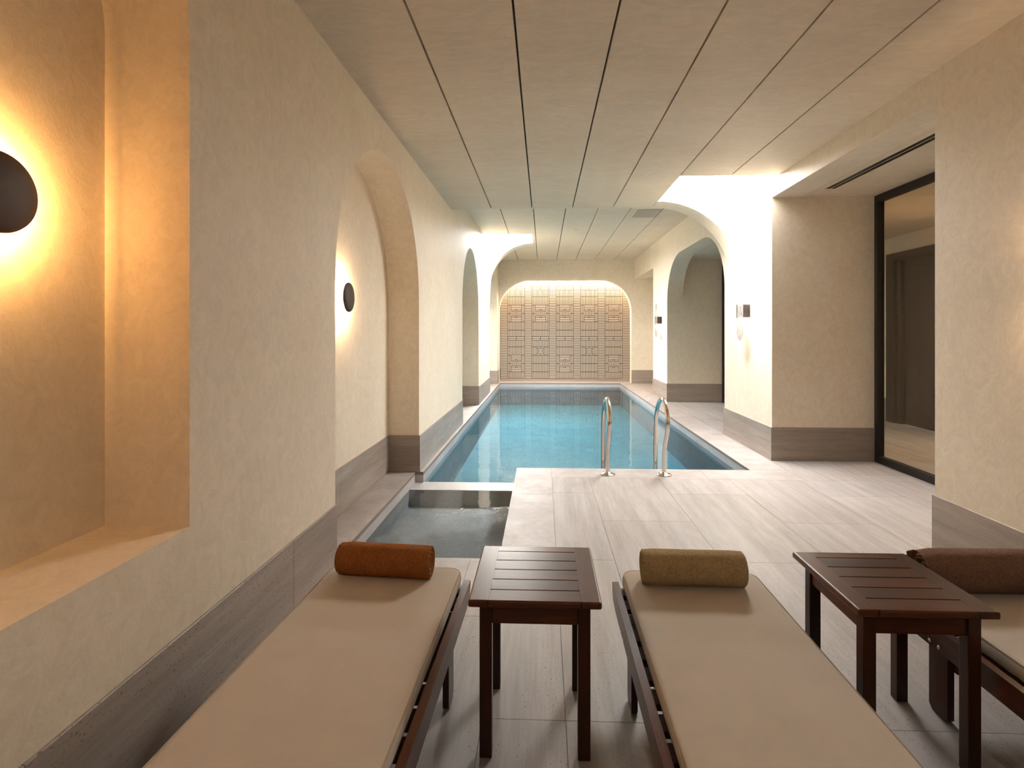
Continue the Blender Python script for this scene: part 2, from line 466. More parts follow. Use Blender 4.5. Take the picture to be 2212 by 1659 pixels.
# ------------------------------------------------------------------ right wall: skin with openings, piers between the bays
outer = [(YB, 0), (3.57, 0), (3.57, CB), (6.045, CB), (6.045, 0), (7.60, 0)] \
        + arc(8.64, 2.014, 1.04, 0.86, 180, 90, 22) + arc(10.04, 2.014, 1.04, 0.86, 90, 0, 22) \
        + [(11.08, 0), (12.48, 0), (12.48, 2.86), (YE + 0.03, 2.86), (YE + 0.03, 0), (YT, 0), (YT, 4.4), (YB, 4.4)]
w = MB()
w.prism([outer], 'x', XR, XRO)
w.box(XRO, XG + 0.09, 6.045, 7.60, 0, CB)
w.box(XRO, XG + 0.09, 11.08, 12.48, 0, CB)
w.box(XRO, XG + 0.09, YB, 3.57, 0, CB)
structure(w.build('wall_right', M['plaster'], smooth=35))
w = MB()
for a, b in ((3.57, 6.045), (7.60, 11.08), (12.48, YE)):
    w.box(XRO, XG + 0.09, a, b, CB, CB + 0.25)
w.box(XG + 0.09, 5.6, 2.0, 12.6, CB, CB + 0.25)
structure(w.build('ceiling_bays', M['ceiling'], smooth=0))
w = MB()
w.box(XRO, XG + 0.09, YE + 0.03, YE + 0.1, 0, CB)          # closes the third bay
w.box(XG, XG + 0.09, 12.48, YE, 0, CB)
structure(w.build('wall_bay', M['plaster'], smooth=0))

# ------------------------------------------------------------------ end wall with its rounded opening
outer = [(-1.262, 0.0), (-1.25, 0.0), (-1.25, 0.01)]
op = [(-1.235, 0.0), (-1.235, 1.98)] + arc(-1.235 + 0.87, 1.98, 0.87, 0.87, 180, 90, 24) \
     + arc(2.415 - 0.84, 1.98, 0.84, 0.87, 90, 0, 24) + [(2.415, 0.0)]
outline = [(-1.40, 0.0)] + op + [(XG + 0.09, 0.0), (XG + 0.09, 4.2), (-1.40, 4.2)]
w = MB(); w.prism([outline], 'y', YE, YE + 0.28)
structure(w.build('wall_end', M['plaster'], smooth=35))
w = MB(); w.box(-1.4, XG, YT + 0.031, YT + 0.15, -0.03, 4.2)
structure(w.build('wall_far', M['plaster'], smooth=0))
w = MB(); w.box(-1.4, XG, YE + 0.28, YT + 0.03, 3.35, 3.45)
structure(w.build('ceiling_niche', M['plaster'], smooth=0))
w = MB(); w.box(2.605, 2.7, YE + 0.28, YT + 0.03, 0, 3.35)
structure(w.build('wall_niche', M['plaster'], smooth=0))
w = MB(); w.box(-1.7, XG + 0.1, YB - 0.12, YB, 0, 4.4)
structure(w.build('wall_back', M['plaster'], smooth=0))

# ------------------------------------------------------------------ ceilings in long panels with dark shadow joints
def panels(name, z, y0, y1, edges, holes=(), th=0.12, stop=0.0):
    """edges: x of the joints; holes: rectangles (x0,x1,y0,y1) left open for skylights"""
    w = MB(); g = 0.0065
    xs = [XLB + 0.02] + edges + [XR + 0.02]
    def put(x0, x1, a, b):
        w.mi = 0; w.box(x0, x1, a, b, z, z + 0.03)
    def split(x0, x1, a, b):
        for hx0, hx1, hy0, hy1 in holes:
            if x0 < hx1 - 1e-4 and x1 > hx0 + 1e-4 and a < hy1 - 1e-4 and b > hy0 + 1e-4:
                if a < hy0: split(x0, x1, a, hy0)
                if b > hy1: split(x0, x1, hy1, b)
                if x0 < hx0: split(x0, hx0, max(a, hy0), min(b, hy1))
                if x1 > hx1: split(hx1, x1, max(a, hy0), min(b, hy1))
                return
        put(x0, x1, a, b)
    for i in range(len(xs) - 1):
        x0 = xs[i] + (g if i else 0); x1 = xs[i + 1] - (g if i < len(xs) - 2 else 0)
        split(x0, x1, y0, y1)
    if stop: split(xs[0], xs[-1], y1, y1 + stop)
    # backing above the joints
    def back(x0, x1, a, b):
        for hx0, hx1, hy0, hy1 in holes:
            if x0 < hx1 - 1e-4 and x1 > hx0 + 1e-4 and a < hy1 - 1e-4 and b > hy0 + 1e-4:
                if a < hy0: back(x0, x1, a, hy0)
                if b > hy1: back(x0, x1, hy1, b)
                if x0 < hx0: back(x0, hx0, max(a, hy0), min(b, hy1))
                if x1 > hx1: back(hx1, x1, max(a, hy0), min(b, hy1))
                return
        w.mi = 1; w.box(x0, x1, a, b, z + 0.03, z + 0.04)
        w.mi = 0; w.box(x0, x1, a, b, z + 0.04, z + th)
    back(xs[0], xs[-1], y0, y1 + stop)
    return structure(w.build(name, [M['ceiling'], M['groove']], smooth=0, merge=False))
S1 = (1.45, XR, 5.86, 6.98)
S2 = (XL, -0.235, 11.07, 12.18)
S0 = (0.30, 1.75, -2.15, -1.05)  # unseen ceiling opening for the added fill pane
G1 = [-0.70, -0.155, 0.387, 0.925, 1.45, 1.985]
G2 = [-0.70, -0.163, 0.36, 0.885, 1.41, 1.94]
panels('ceiling', C1, YB, 7.26, G1, (S1, S0), stop=0.07)
panels('ceiling_far', C2, YC, YE - 0.02, G2, (S2,), stop=0.02)
w = MB(); w.box(XLB, XRO, YC - 0.02, YC, C1 + 0.12, C2 + 0.12)
structure(w.build('trim_1', M['ceiling'], smooth=0))

# arched spandrels beside the skylights, and the light wells
SP1, SP2 = 2.03, 2.385
w = MB()
w.prism([[(1.45, C1)] + arc(1.45, SP1, XR - 1.45, C1 - SP1, 90, 0, 36) + [(XRO - 0.05, SP1), (XRO - 0.05, 4.2), (1.45, 4.2)]], 'y', 6.976, YC)
structure(w.build('trim_2', M['plaster'], smooth=35))
w = MB()
w.prism([[(-0.235, C2)] + arc(-0.235, SP2, 1.015, C2 - SP2, 90, 180, 36) + [(XL - 0.1, SP2), (XL - 0.1, 4.4), (-0.235, 4.4)]], 'y', 12.176, 12.60)
structure(w.build('trim_3', M['plaster'], smooth=35))
def well(name, S, z0, z1, sides, pane, strength, wname, label):
    x0, x1, y0, y1 = S; w = MB(); t = 0.05; i = 0.004
    if 'l' in sides: w.box(x0 - t, x0 + i, y0 - t, y1 + t, z0, z1)
    if 'r' in sides: w.box(x1 - i, x1 + t, y0 - t, y1 + t, z0, z1)
    if 'n' in sides: w.box(x0, x1, y0 - t, y0 + i, z0, z1)
    if 'f' in sides: w.box(x0, x1, y1 - i, y1 + t, z0, z1)
    structure(w.build(name, M['plaster'], smooth=0))
    w = MB(); w.box(x0 - t, x1 + t, y0 - t, y1 + t, z1, z1 + 0.03)
    structure(w.build(wname, emit_mat(wname + '_daylight', pane, strength), smooth=0), label)
well('trim_4', S1, C1 + 0.0005, C1 + 0.12, 'lnr', (1.0, 0.98, 0.955), SKY_R, 'window_1', 'skylight over the right side of the pool')
well('trim_5', S2, C2 + 0.0005, C2 + 0.12, 'lnr', (1.0, 0.98, 0.955), SKY_L, 'window_2', 'skylight over the left side of the pool')
well('trim_6', S0, C1 + 0.0005, C1 + 0.12, 'lnrf', (1.0, 0.98, 0.955), FILL_B, 'fill_pane', 'added fill light pane in the ceiling behind the loungers')  # glowing pane added behind the camera for weak fill, out of view

# ------------------------------------------------------------------ stone skirtings
def skirt(name, runs, joints=1.41):
    """runs: ('y', face_x, side, y0, y1) lies on a wall facing +x/-x; ('x', face_y, side, x0, x1) on a wall facing the room"""
    w = MB()
    for ax, f, sd, a, b in runs:
        p = a; k = 0
        while p < b - 1e-4:
            q = min(p + (joints if k or b - a < joints else 0.62 * joints), b); k += 1
            lo, hi = (f, f + BBT) if sd > 0 else (f - BBT, f)
            e = 0.0008
            if ax == 'y': w.mi = 0; w.box(lo, hi, p + (e if p > a else 0), q - (e if q < b else 0), 0, BBH, 0.0015, seg=1)
            else: w.mi = 1; w.box(p + (e if p > a else 0), q - (e if q < b else 0), lo, hi, 0, BBH, 0.0015, seg=1)
            p = q
    return structure(w.build(name, [M['skirt_y'], M['skirt_x']], smooth=0, merge=False))
T = BBT
skirt('baseboard_left', [
    ('y', XL, 1, YB, -0.15), ('y', XL, 1, -0.1485, 1.25), ('y', XL, 1, 1.2515, 2.65), ('y', XL, 1, 2.6515, 3.22), ('y', XLB, 1, 3.22, 5.42 - T), ('x', 5.42, -1, XLB, XL + T), ('y', XL, 1, 5.42, 8.34),
    ('y', XLB, 1, 8.34, 10.44 - T), ('x', 10.44, -1, XLB, XL + T), ('y', XL, 1, 10.44, 12.60),
    ('y', XLB, 1, 12.60, 14.68 - T), ('x', 14.68, -1, XLB, XL + T), ('y', XL, 1, 14.68, YT - 0.02)])
skirt('baseboard_right', [
    ('y', XR, -1, YB, 3.57 + T), ('x', 3.57, 1, XR, XG),
    ('x', 6.045, -1, XR - T, XG), ('y', XR, -1, 6.045, 7.60), ('x', 7.60, 1, XR - T, XG),
    ('x', 11.08, -1, XR - T, XG), ('y', XR, -1, 11.08, 12.48 + T),
    ('x', YE, -1, 2.415, XG), ('y', XG, -1, 12.48, YE - T)])

# ------------------------------------------------------------------ glazed screens of the bays and the room beyond
def screen(name, y0, y1, label):
    x = XG; t = 0.06; fw = 0.075
    w = MB()
    w.box(x, x + t, y0, y1, 0, fw, 0.003); w.box(x, x + t, y0, y1, CB - fw, CB, 0.003)
    w.box(x, x + t, y0, y0 + fw, fw, CB - fw); w.box(x, x + t, y1 - fw, y1, fw, CB - fw)
    # glazing bead on the far edge, standing a little proud
    w.box(x - 0.012, x, y1 - fw, y1 - fw + 0.02, fw, CB - fw); w.box(x - 0.012, x, y0 + fw - 0.02, y0 + fw, fw, CB - fw)
    f = structure(w.build(name, M['black'], smooth=30), label)
    g = MB(); g.box(x + 0.024, x + 0.034, y0 + fw - 0.01, y1 - fw + 0.01, fw - 0.01, CB - fw + 0.01)
    g.build('pane', M['glass'], f, smooth=0)
    return f
screen('window_4', 3.57, 6.045 - 0.002, 'black framed glass screen in the near bay')
screen('window_5', 7.60, 11.08, 'black framed glass screen in the far bay')
XB = 5.42
w = MB()
w.prism([[(2.0, 0), (6.9, 0), (6.9, 2.58), (8.72, 2.58), (8.72, 0), (12.6, 0), (12.6, CB), (2.0, CB)]], 'x', XB, XB + 0.1)
w.box(XG + 0.05, XB + 0.1, 12.6, 12.7, 0, CB); w.box(XG + 0.05, XB + 0.1, 1.9, 2.0, 0, CB)
structure(w.build('wall_corridor', M['plaster'], smooth=0))
skirt('baseboard_corridor', [('y', XB, -1, 8.80, 12.6), ('y', XB, -1, 2.0, 6.82), ('x', 12.6, -1, XG + 0.1, XB)])
w = MB()
for a, b in ((8.62, 8.80), (6.82, 7.00)):
    w.box(XB - 0.03, XB + 0.12, a, b, 0, 2.62, 0.004)
w.box(XB - 0.03, XB + 0.12, 7.00, 8.62, 2.50, 2.62, 0.004)
w.box(XB + 0.02, XB + 0.10, 8.52, 8.62, 0, 2.50, 0.004); w.box(XB + 0.02, XB + 0.10, 7.00, 7.10, 0, 2.50, 0.004)
d = structure(w.build('door_1', M['doorwood'], smooth=0), 'dark wooden door frame beyond the glass screen')
w = MB()
w.box(XB + 0.07, XB + 0.12, 7.10, 8.52, 0.005, 2.50)
for y in (7.18, 7.86): w.box(XB + 0.055, XB + 0.07, y, y + 0.58, 0.2, 2.38, 0.006)
w.build('door_leaf', M['doorwood'], d, smooth=0)

# ------------------------------------------------------------------ tiled wall at the far end
def tile_wall():
    w = MB()
    z0, u = 0.078, 0.01
    colw_h, colw_v, period = 0.2145, 0.481, 0.6955
    x_left = -1.236
    w.mi = 1; w.box(-1.24, 2.60, YT + 0.012, YT + 0.03, z0, 3.3)
    w.mi = 0
    J = 0.0150           # dark joint
    def T(x0, x1, a, b):
        if x1 - x0 > J + 0.002 and b - a > J + 0.002:
            w.box(x0 + J / 2, x1 - J / 2, YT, YT + 0.014, a + J / 2, b - J / 2, 0.0)
    P = 0.0478           # one course
    top = 3.25
    # rows, measured in courses from the base
    def hcol(x):
        n = 0; z = z0
        while z < top: T(x, x + colw_h, z, z + P); z += P
    def vbars(x, w_, a, b, n):
        for i in range(n): T(x + w_ * i / n, x + w_ * (i + 1) / n, a, b)
    def brick(x, a):
        h = colw_v / 2
        for r in range(2):
            T(x, x + h, a + r * P, a + (r + 1) * P); T(x + h, x + 2 * h, a + r * P, a + (r + 1) * P)
    def big(x, a):
        b = colw_v / 11
        for s_ in (0, 1):
            for i in (0, 1):
                xx = x + b * i if s_ == 0 else x + colw_v - b * (i + 1)
                T(xx, xx + b, a, a + 5 * P); T(xx, xx + b, a + 5 * P, a + 10 * P)
        xa, xb = x + 2 * b, x + 9 * b; xm = (xa + xb) / 2; c = b * 0.42
        for k in (0, 1.2, 7.6, 8.8): T(xa, xb, a + k * P, a + (k + 1.2) * P)
        for k in (2.4, 6.6):
            T(xa, xm - c, a + k * P, a + (k + 1.0) * P); T(xm + c, xb, a + k * P, a + (k + 1.0) * P)
        T(xm - c, xm + c, a + 2.4 * P, a + 7.6 * P)
        vbars(xa, xm - c - xa, a + 3.4 * P, a + 6.6 * P, 3); vbars(xm + c, xb - xm - c, a + 3.4 * P, a + 6.6 * P, 3)
    def small(x, a):
        b = colw_v / 11
        vbars(x, 3 * b, a, a + 5 * P, 3); vbars(x + 8 * b, 3 * b, a, a + 5 * P, 3)
        xa, xb = x + 3 * b, x + 8 * b; xm = (xa + xb) / 2
        for k in (0, 4.1):
            T(xa, xm, a + k * P, a + (k + 0.9) * P); T(xm, xb, a + k * P, a + (k + 0.9) * P)
        T(xa, xa + b * 0.8, a + 0.9 * P, a + 4.1 * P); T(xb - b * 0.8, xb, a + 0.9 * P, a + 4.1 * P)
        for k in range(3): T(xa + 0.8 * b, xb - 0.8 * b, a + (0.9 + k * 1.0667) * P, a + (0.9 + (k + 1) * 1.0667) * P)
    for k in range(6):
        hcol(x_left + period * k)
    for k in range(5):
        x = x_left + colw_h + period * k
        z = z0
        vbars(x, colw_v, z, z + 4 * P, 11); z += 4 * P
        if k % 2 == 0: big(x, z)
        else:
            vbars(x, colw_v, z, z + 5 * P, 11); vbars(x, colw_v, z + 5 * P, z + 10 * P, 11)
        z += 10 * P
        if k % 2 == 1: small(x, z)
        else: vbars(x, colw_v, z, z + 5 * P, 11)
        z += 5 * P
        vbars(x, colw_v, z, z + 4 * P, 11); z += 4 * P
        brick(x, z); z += 2 * P
        vbars(x, colw_v, z, z + 4 * P, 11); z += 4 * P
        vbars(x, colw_v, z, z + 5 * P, 11); z += 5 * P
        big(x, z); z += 10 * P
        vbars(x, colw_v, z, z + 5 * P, 11); z += 5 * P
        vbars(x, colw_v, z, z + 4 * P, 11); z += 4 * P
        brick(x, z); z += 2 * P
        vbars(x, colw_v, z, z + 4 * P, 11); z += 4 * P
        vbars(x, colw_v, z, z + 4 * P, 11)
    o = w.build('tile_panel', [M['tile'], M['tilegrout']], smooth=0, merge=False)
    tag(o, 'geometric cream tile wall behind the arch at the far end of the pool', 'tile wall')
    w = MB(); w.box(-1.24, 2.58, YT - 0.012, YT + 0.03, 0.0, 0.074)
    w.build('plinth', M['skirt_x'], o, smooth=0)
    return o
tile_wall()
w = MB(); w.box(-1.20, 2.38, YT - 0.11, YT - 0.085, 2.945, 2.97)
o = w.build('strip_light', emit_mat('warm_strip', (1.0, 0.78, 0.56), STRIP * 16), smooth=0)
tag(o, 'warm light strip tucked above the tiled wall behind the end arch', 'light')

# ------------------------------------------------------------------ swimming pool and plunge pool
PX0, PX1, PY0, PY1, PZ = -1.205, 2.10, 5.62, 15.03, -0.60
pool = thing('swimming_pool', ((PX0 + PX1) / 2, (PY0 + PY1) / 2, 0), 'long blue swimming pool running down the room to the tiled wall', 'swimming pool')
def at_origin(o, parent):
    o.parent = parent; o.matrix_parent_inverse = Matrix.Translation(-Vector(parent.location)); return o
w = MB()
t = 0.04
def side(x0, x1, y0, y1):
    w.mi = 1; w.box(x0, x1, y0, y1, WATER - 0.05, -0.03)
    w.mi = 2; w.box(x0, x1, y0, y1, PZ, WATER - 0.05)
side(-1.285, PX0, 5.42, PY1); side(PX1, PX1 + t, PY0, PY1); side(-1.285, PX1 + t, PY1, PY1 + t)
side(-0.275, PX1 + t, PY0 - t, PY0)
w.mi = 0; w.box(-1.285, PX1 + t, 5.455, PY1 + t, PZ - 0.04, PZ)
at_origin(w.build('basin', [M['pool'], M['poolrim'], M['poolside']], smooth=0, merge=False), pool)
w = MB(); w.mi = 0
w.face([(PX0, 5.44, WATER), (-0.275, 5.44, WATER), (-0.275, PY0, WATER), (PX1, PY0, WATER), (PX1, PY1, WATER), (PX0, PY1, WATER)])
at_origin(w.build('water', M['water'], smooth=0), pool)
SX0, SX1, SY0, SY1, SZ = -1.285, -0.275, 3.357, 5.17, -0.27
spa = thing('plunge_pool', ((SX0 + SX1) / 2, (SY0 + SY1) / 2, 0), 'small grey stone plunge pool beside the left wall in front of the long pool', 'plunge pool')
w = MB()
w.mi = 1
w.box(SX0 - t, SX0, SY0 - t, 5.44, WATER - 0.02, -0.03)
w.box(SX1, SX1 + t, SY0 - t, PY0 - t, WATER - 0.02, -0.03)
w.box(SX0, SX1, SY0 - t, SY0, WATER - 0.02, -0.03)
w.mi = 0
w.box(SX0 - t, SX0, SY0 - t, 5.44, SZ, WATER - 0.02)
w.box(SX1, SX1 + t, SY0 - t, PY0 - t, SZ, WATER - 0.02)
w.box(SX0, SX1, SY0 - t, SY0, SZ, WATER - 0.02)
w.box(SX0 - t, SX1 + t, SY0 - t, SY1, SZ - 0.04, SZ)
w.box(SX0 - t, SX0 + 0.012, SY0, SY1, SZ, SZ + 0.004)
at_origin(w.build('basin', [M['spa'], M['poolrim']], smooth=0, merge=False), spa)
w = MB(); w.box(SX0, SX1, SY1, 5.45, PZ, WATER + 0.002, 0.003)
at_origin(w.build('dividing_wall', M['poolrim'], smooth=0), spa)
w = MB(); w.face([(SX0, SY0, WATER), (SX1, SY0, WATER), (SX1, 5.44, WATER), (SX0, 5.44, WATER)])
at_origin(w.build('water', M['spa_water'], smooth=0), spa)

# ------------------------------------------------------------------ pool handrails
def smooth_path(P, n=8):
    out = []
    P = [Vector(p) for p in P]
    for i in range(len(P) - 1):
        p0 = P[max(i - 1, 0)]; p1 = P[i]; p2 = P[i + 1]; p3 = P[min(i + 2, len(P) - 1)]
        for k in range(n):
            s = k / n
            out.append(0.5 * ((2 * p1) + (-p0 + p2) * s + (2 * p0 - 5 * p1 + 4 * p2 - p3) * s * s + (-p0 + 3 * p1 - 3 * p2 + p3) * s ** 3))
    out.append(P[-1]); return out
def handrail(x, label):
    r = thing('pool_handrail', (x, 5.39, 0), label, 'handrail', 'steel handrails at the pool edge')
    path = [(0, 0, 0.0), (0, 0, 0.12), (0, -0.025, 0.26), (0, -0.12, 0.42), (0, -0.155, 0.54), (0, -0.115, 0.655), (0, -0.03, 0.722),
            (0, 0.09, 0.735), (0, 0.22, 0.69), (0, 0.33, 0.59), (0, 0.395, 0.44), (0, 0.42, 0.25), (0, 0.42, 0.0), (0, 0.42, -0.45)]
    w = MB(); w.tube(smooth_path(path), 0.0215, 20)
    w.build('rail', M['steel'], r, smooth=60)
    w = MB(); w.lathe([(0.026, 0.030), (0.030, 0.024), (0.050, 0.018), (0.070, 0.010), (0.076, 0.004), (0.076, 0.0)], n=40)
    w.build('flange', M['steel'], r, smooth=60)
    return r
handrail(0.632, 'polished steel pool handrail, the left of the pair at the near pool edge')
handrail(1.182, 'polished steel pool handrail, the right of the pair at the near pool edge')

# ------------------------------------------------------------------ round wall lamps in the left niches
def disc_lamp(x, y, z, strength, colour, label):
    L = thing('wall_lamp', (x, y, z), label, 'wall lamp')
    w = MB(); w.lathe([(0.001, 0.0), (0.045, 0.0), (0.045, 0.018), (0.020, 0.02), (0.020, 0.062), (0.001, 0.062)], axis='x', n=40)
    w.build('mount', M['lamp'], L, smooth=40)
    w = MB(); w.lathe([(0.001, 0.066), (0.100, 0.062), (0.110, 0.066), (0.113, 0.073), (0.110, 0.080), (0.085, 0.088), (0.045, 0.093), (0.001, 0.095)], axis='x', n=64)
    w.build('disc_shade', M['lamp'], L, smooth=50)
    w = MB(); w.lathe([(0.046, 0.058), (0.092, 0.056), (0.092, 0.0605), (0.046, 0.0605)], axis='x', n=48)
    w.bm.faces.ensure_lookup_table()
    w.build('light_ring', emit_mat('lamp_ring', colour, strength), L, smooth=0)
    return L
disc_lamp(XLB, 1.425, 1.785, DISC_NEAR, (1.0, 0.50, 0.15), 'dark round wall lamp glowing amber in the near left niche with the deep sill')
disc_lamp(XLB, 4.10, 1.668, DISC_FAR, (1.0, 0.68, 0.40), 'dark round wall lamp in the tall arched niche above the plunge pool')

# ------------------------------------------------------------------ glass plate sconces on the right wall
def sconce(y, label):
    S = thing('wall_sconce', (XR, y, 1.66), label, 'wall sconce', 'up and down lighters on the right wall')
    w = MB(); w.box(-0.090, 0.0, -0.036, -0.010, -0.083, 0.083, 0.002)
    w.build('lamp_box', M['bronze'], S, smooth=30)
    em = emit_mat('sconce_lens', (1.0, 0.66, 0.40), SCONCE * 14)
    for s_ in (-1, 1):
        w = MB(); a, b = sorted((s_ * 0.0835, s_ * 0.0855)); w.box(-0.080, -0.012, -0.033, -0.013, a, b); w.build('lens', em, S, smooth=0)
        w = MB(); w.tube([(-0.02, -0.0361, s_ * 0.062), (-0.02, -0.038, s_ * 0.062)], 0.003, 10); w.build('screw', M['black'], S, smooth=0)
    w = MB()
    ol = arc(0, 0.255, 0.095, 0.095, 0, 180, 24) + arc(0, -0.255, 0.095, 0.095, 180, 360, 24)
    w.prism([[(a, b - 0.01) for a, b in ol]], 'x', -0.112, -0.104)
    w.build('glass_plate', M['plate'], S, smooth=30)
    w = MB(); w.box(-0.122, -0.114, 0.074, 0.084, -0.083, 0.083, 0.001)
    w.build('front_clip', M['bronze'], S, smooth=0)
    return S
sconce(6.71, 'dark box sconce with rounded glass plate on the pier below the near skylight')
sconce(11.62, 'dark box sconce with rounded glass plate on the far pier of the right wall')
sconce(2.70, 'dark box sconce on the near right wall above the brown towel')

# ------------------------------------------------------------------ ceiling fittings
o = thing('air_diffuser', (2.936, 4.72, CB), 'long black double slot air diffuser in the near bay ceiling', 'air diffuser')
w = MB(); w.box(-0.052, 0.052, -0.99, 0.985, -0.002, 0.0); w.build('frame', M['ceiling'], o, smooth=0)
for a in (-0.046, 0.006):
    w = MB(); w.box(a, a + 0.040, -0.98, 0.975, -0.0035, -0.002); w.build('slot', M['black'], o, smooth=0)
w = MB(); w.box(1.54, 1.93, 8.93, 9.53, C2 - 0.006, C2 - 0.0005, 0.002)
tag(w.build('access_panel', plaster_mat('panel_plaster', (0.45, 0.395, 0.32), (0.50, 0.44, 0.36))), 'flat square access panel in the far ceiling near the right wall', 'access panel')
w = MB(); w.lathe([(0.035, 0.0), (0.04, -0.006), (0.03, -0.016), (0.001, -0.018)], (0.633, 10.67, C2), n=24)
tag(w.build('ceiling_sensor', M['white']), 'tiny round white sensor on the far ceiling', 'sensor')
def fill_light(x, y, z, s, label):
    D = thing('fill_light', (x, y, z), label, 'fill_light')
    w = MB(); w.lathe([(0.052, 0.0), (0.062, 0.0), (0.062, -0.004), (0.052, -0.004), (0.052, 0.0)][:4], n=32)
    w.build('trim_ring', M['white'], D, smooth=30)
    w = MB(); w.lathe([(0.050, -0.001), (0.050, -0.003)], n=32); w.build('lens', emit_mat('fill_light_lens', (1.0, 0.74, 0.50), 30), D, smooth=0)
    ld = bpy.data.lights.new('fill_light_beam', 'SPOT'); ld.energy = s; ld.color = (1.0, 0.74, 0.50)
    ld.spot_size = math.radians(150); ld.spot_blend = 0.6; ld.shadow_soft_size = 0.05
    lo = bpy.data.objects.new('beam', ld); COL.objects.link(lo); lo.parent = D; lo.location = (0, 0, -0.01)
fill_light(4.90, 6.3, CB, 200.0, 'added warm fill light, unseen, in the corridor ceiling beyond the near glass screen')  # lamp added out of view to brighten the corridor behind the glass

# ------------------------------------------------------------------ slatted side tables
def side_table(loc, label):
    t_ = thing('side_table', loc, label, 'side table', 'dark slatted side tables between the loungers')
    W2, D2, H = 0.216, 0.2275, 0.535
    for s_ in (-1, 1):
        w = MB(); a, b = (-W2, -W2 + 0.066) if s_ < 0 else (W2 - 0.066, W2)
        w.box(a, b, -D2, D2, H - 0.024, H); w.soft(0, 0.007, lambda c: abs(c.x) > W2 - 1e-4 or abs(c.y) > D2 - 1e-4); w.build('side_board', M['wood_y'], t_)
    ys = [D2, D2 - 0.056, D2 - 0.139, D2 - 0.219, D2 - 0.298, D2 - 0.376, -D2]
    for i in range(6):
        w = MB(); w.box(-W2 + 0.0663, W2 - 0.0663, ys[i + 1] + (0.003 if i < 5 else 0), ys[i] - (0.003 if i else 0), H - 0.024, H - 0.0002)
        if i in (0, 5): w.soft(0, 0.007, lambda c: abs(c.y) > D2 - 1e-4 and abs(c.x) < 0.1)
        w.build('slat', M['wood_x'], t_)
    lx, ly = W2 - 0.034, D2 - 0.034; q = 0.041
    for sx in (-1, 1):
        for sy in (-1, 1):
            w = MB(); x0 = sx * lx; x1 = sx * (lx - q); y0 = sy * ly; y1 = sy * (ly - q)
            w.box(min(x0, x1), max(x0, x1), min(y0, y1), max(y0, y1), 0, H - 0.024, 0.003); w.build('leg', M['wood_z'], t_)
    z0, z1 = H - 0.095, H - 0.024
    for s_ in (-1, 1):
        w = MB(); a, b = sorted((s_ * (ly - 0.008), s_ * (ly - 0.030))); w.box(-lx + q, lx - q, a, b, z0, z1, 0.002); w.build('apron', M['wood_x'], t_)
        w = MB(); a, b = sorted((s_ * (lx - 0.008), s_ * (lx - 0.030))); w.box(a, b, -ly + q, ly - q, z0, z1, 0.002); w.build('apron', M['wood_y'], t_)
    return t_
side_table((-0.0285, 1.9745, 0), 'dark brown slatted side table between the left and middle loungers')
side_table((1.197, 1.964, 0), 'dark brown slatted side table between the middle and right loungers')

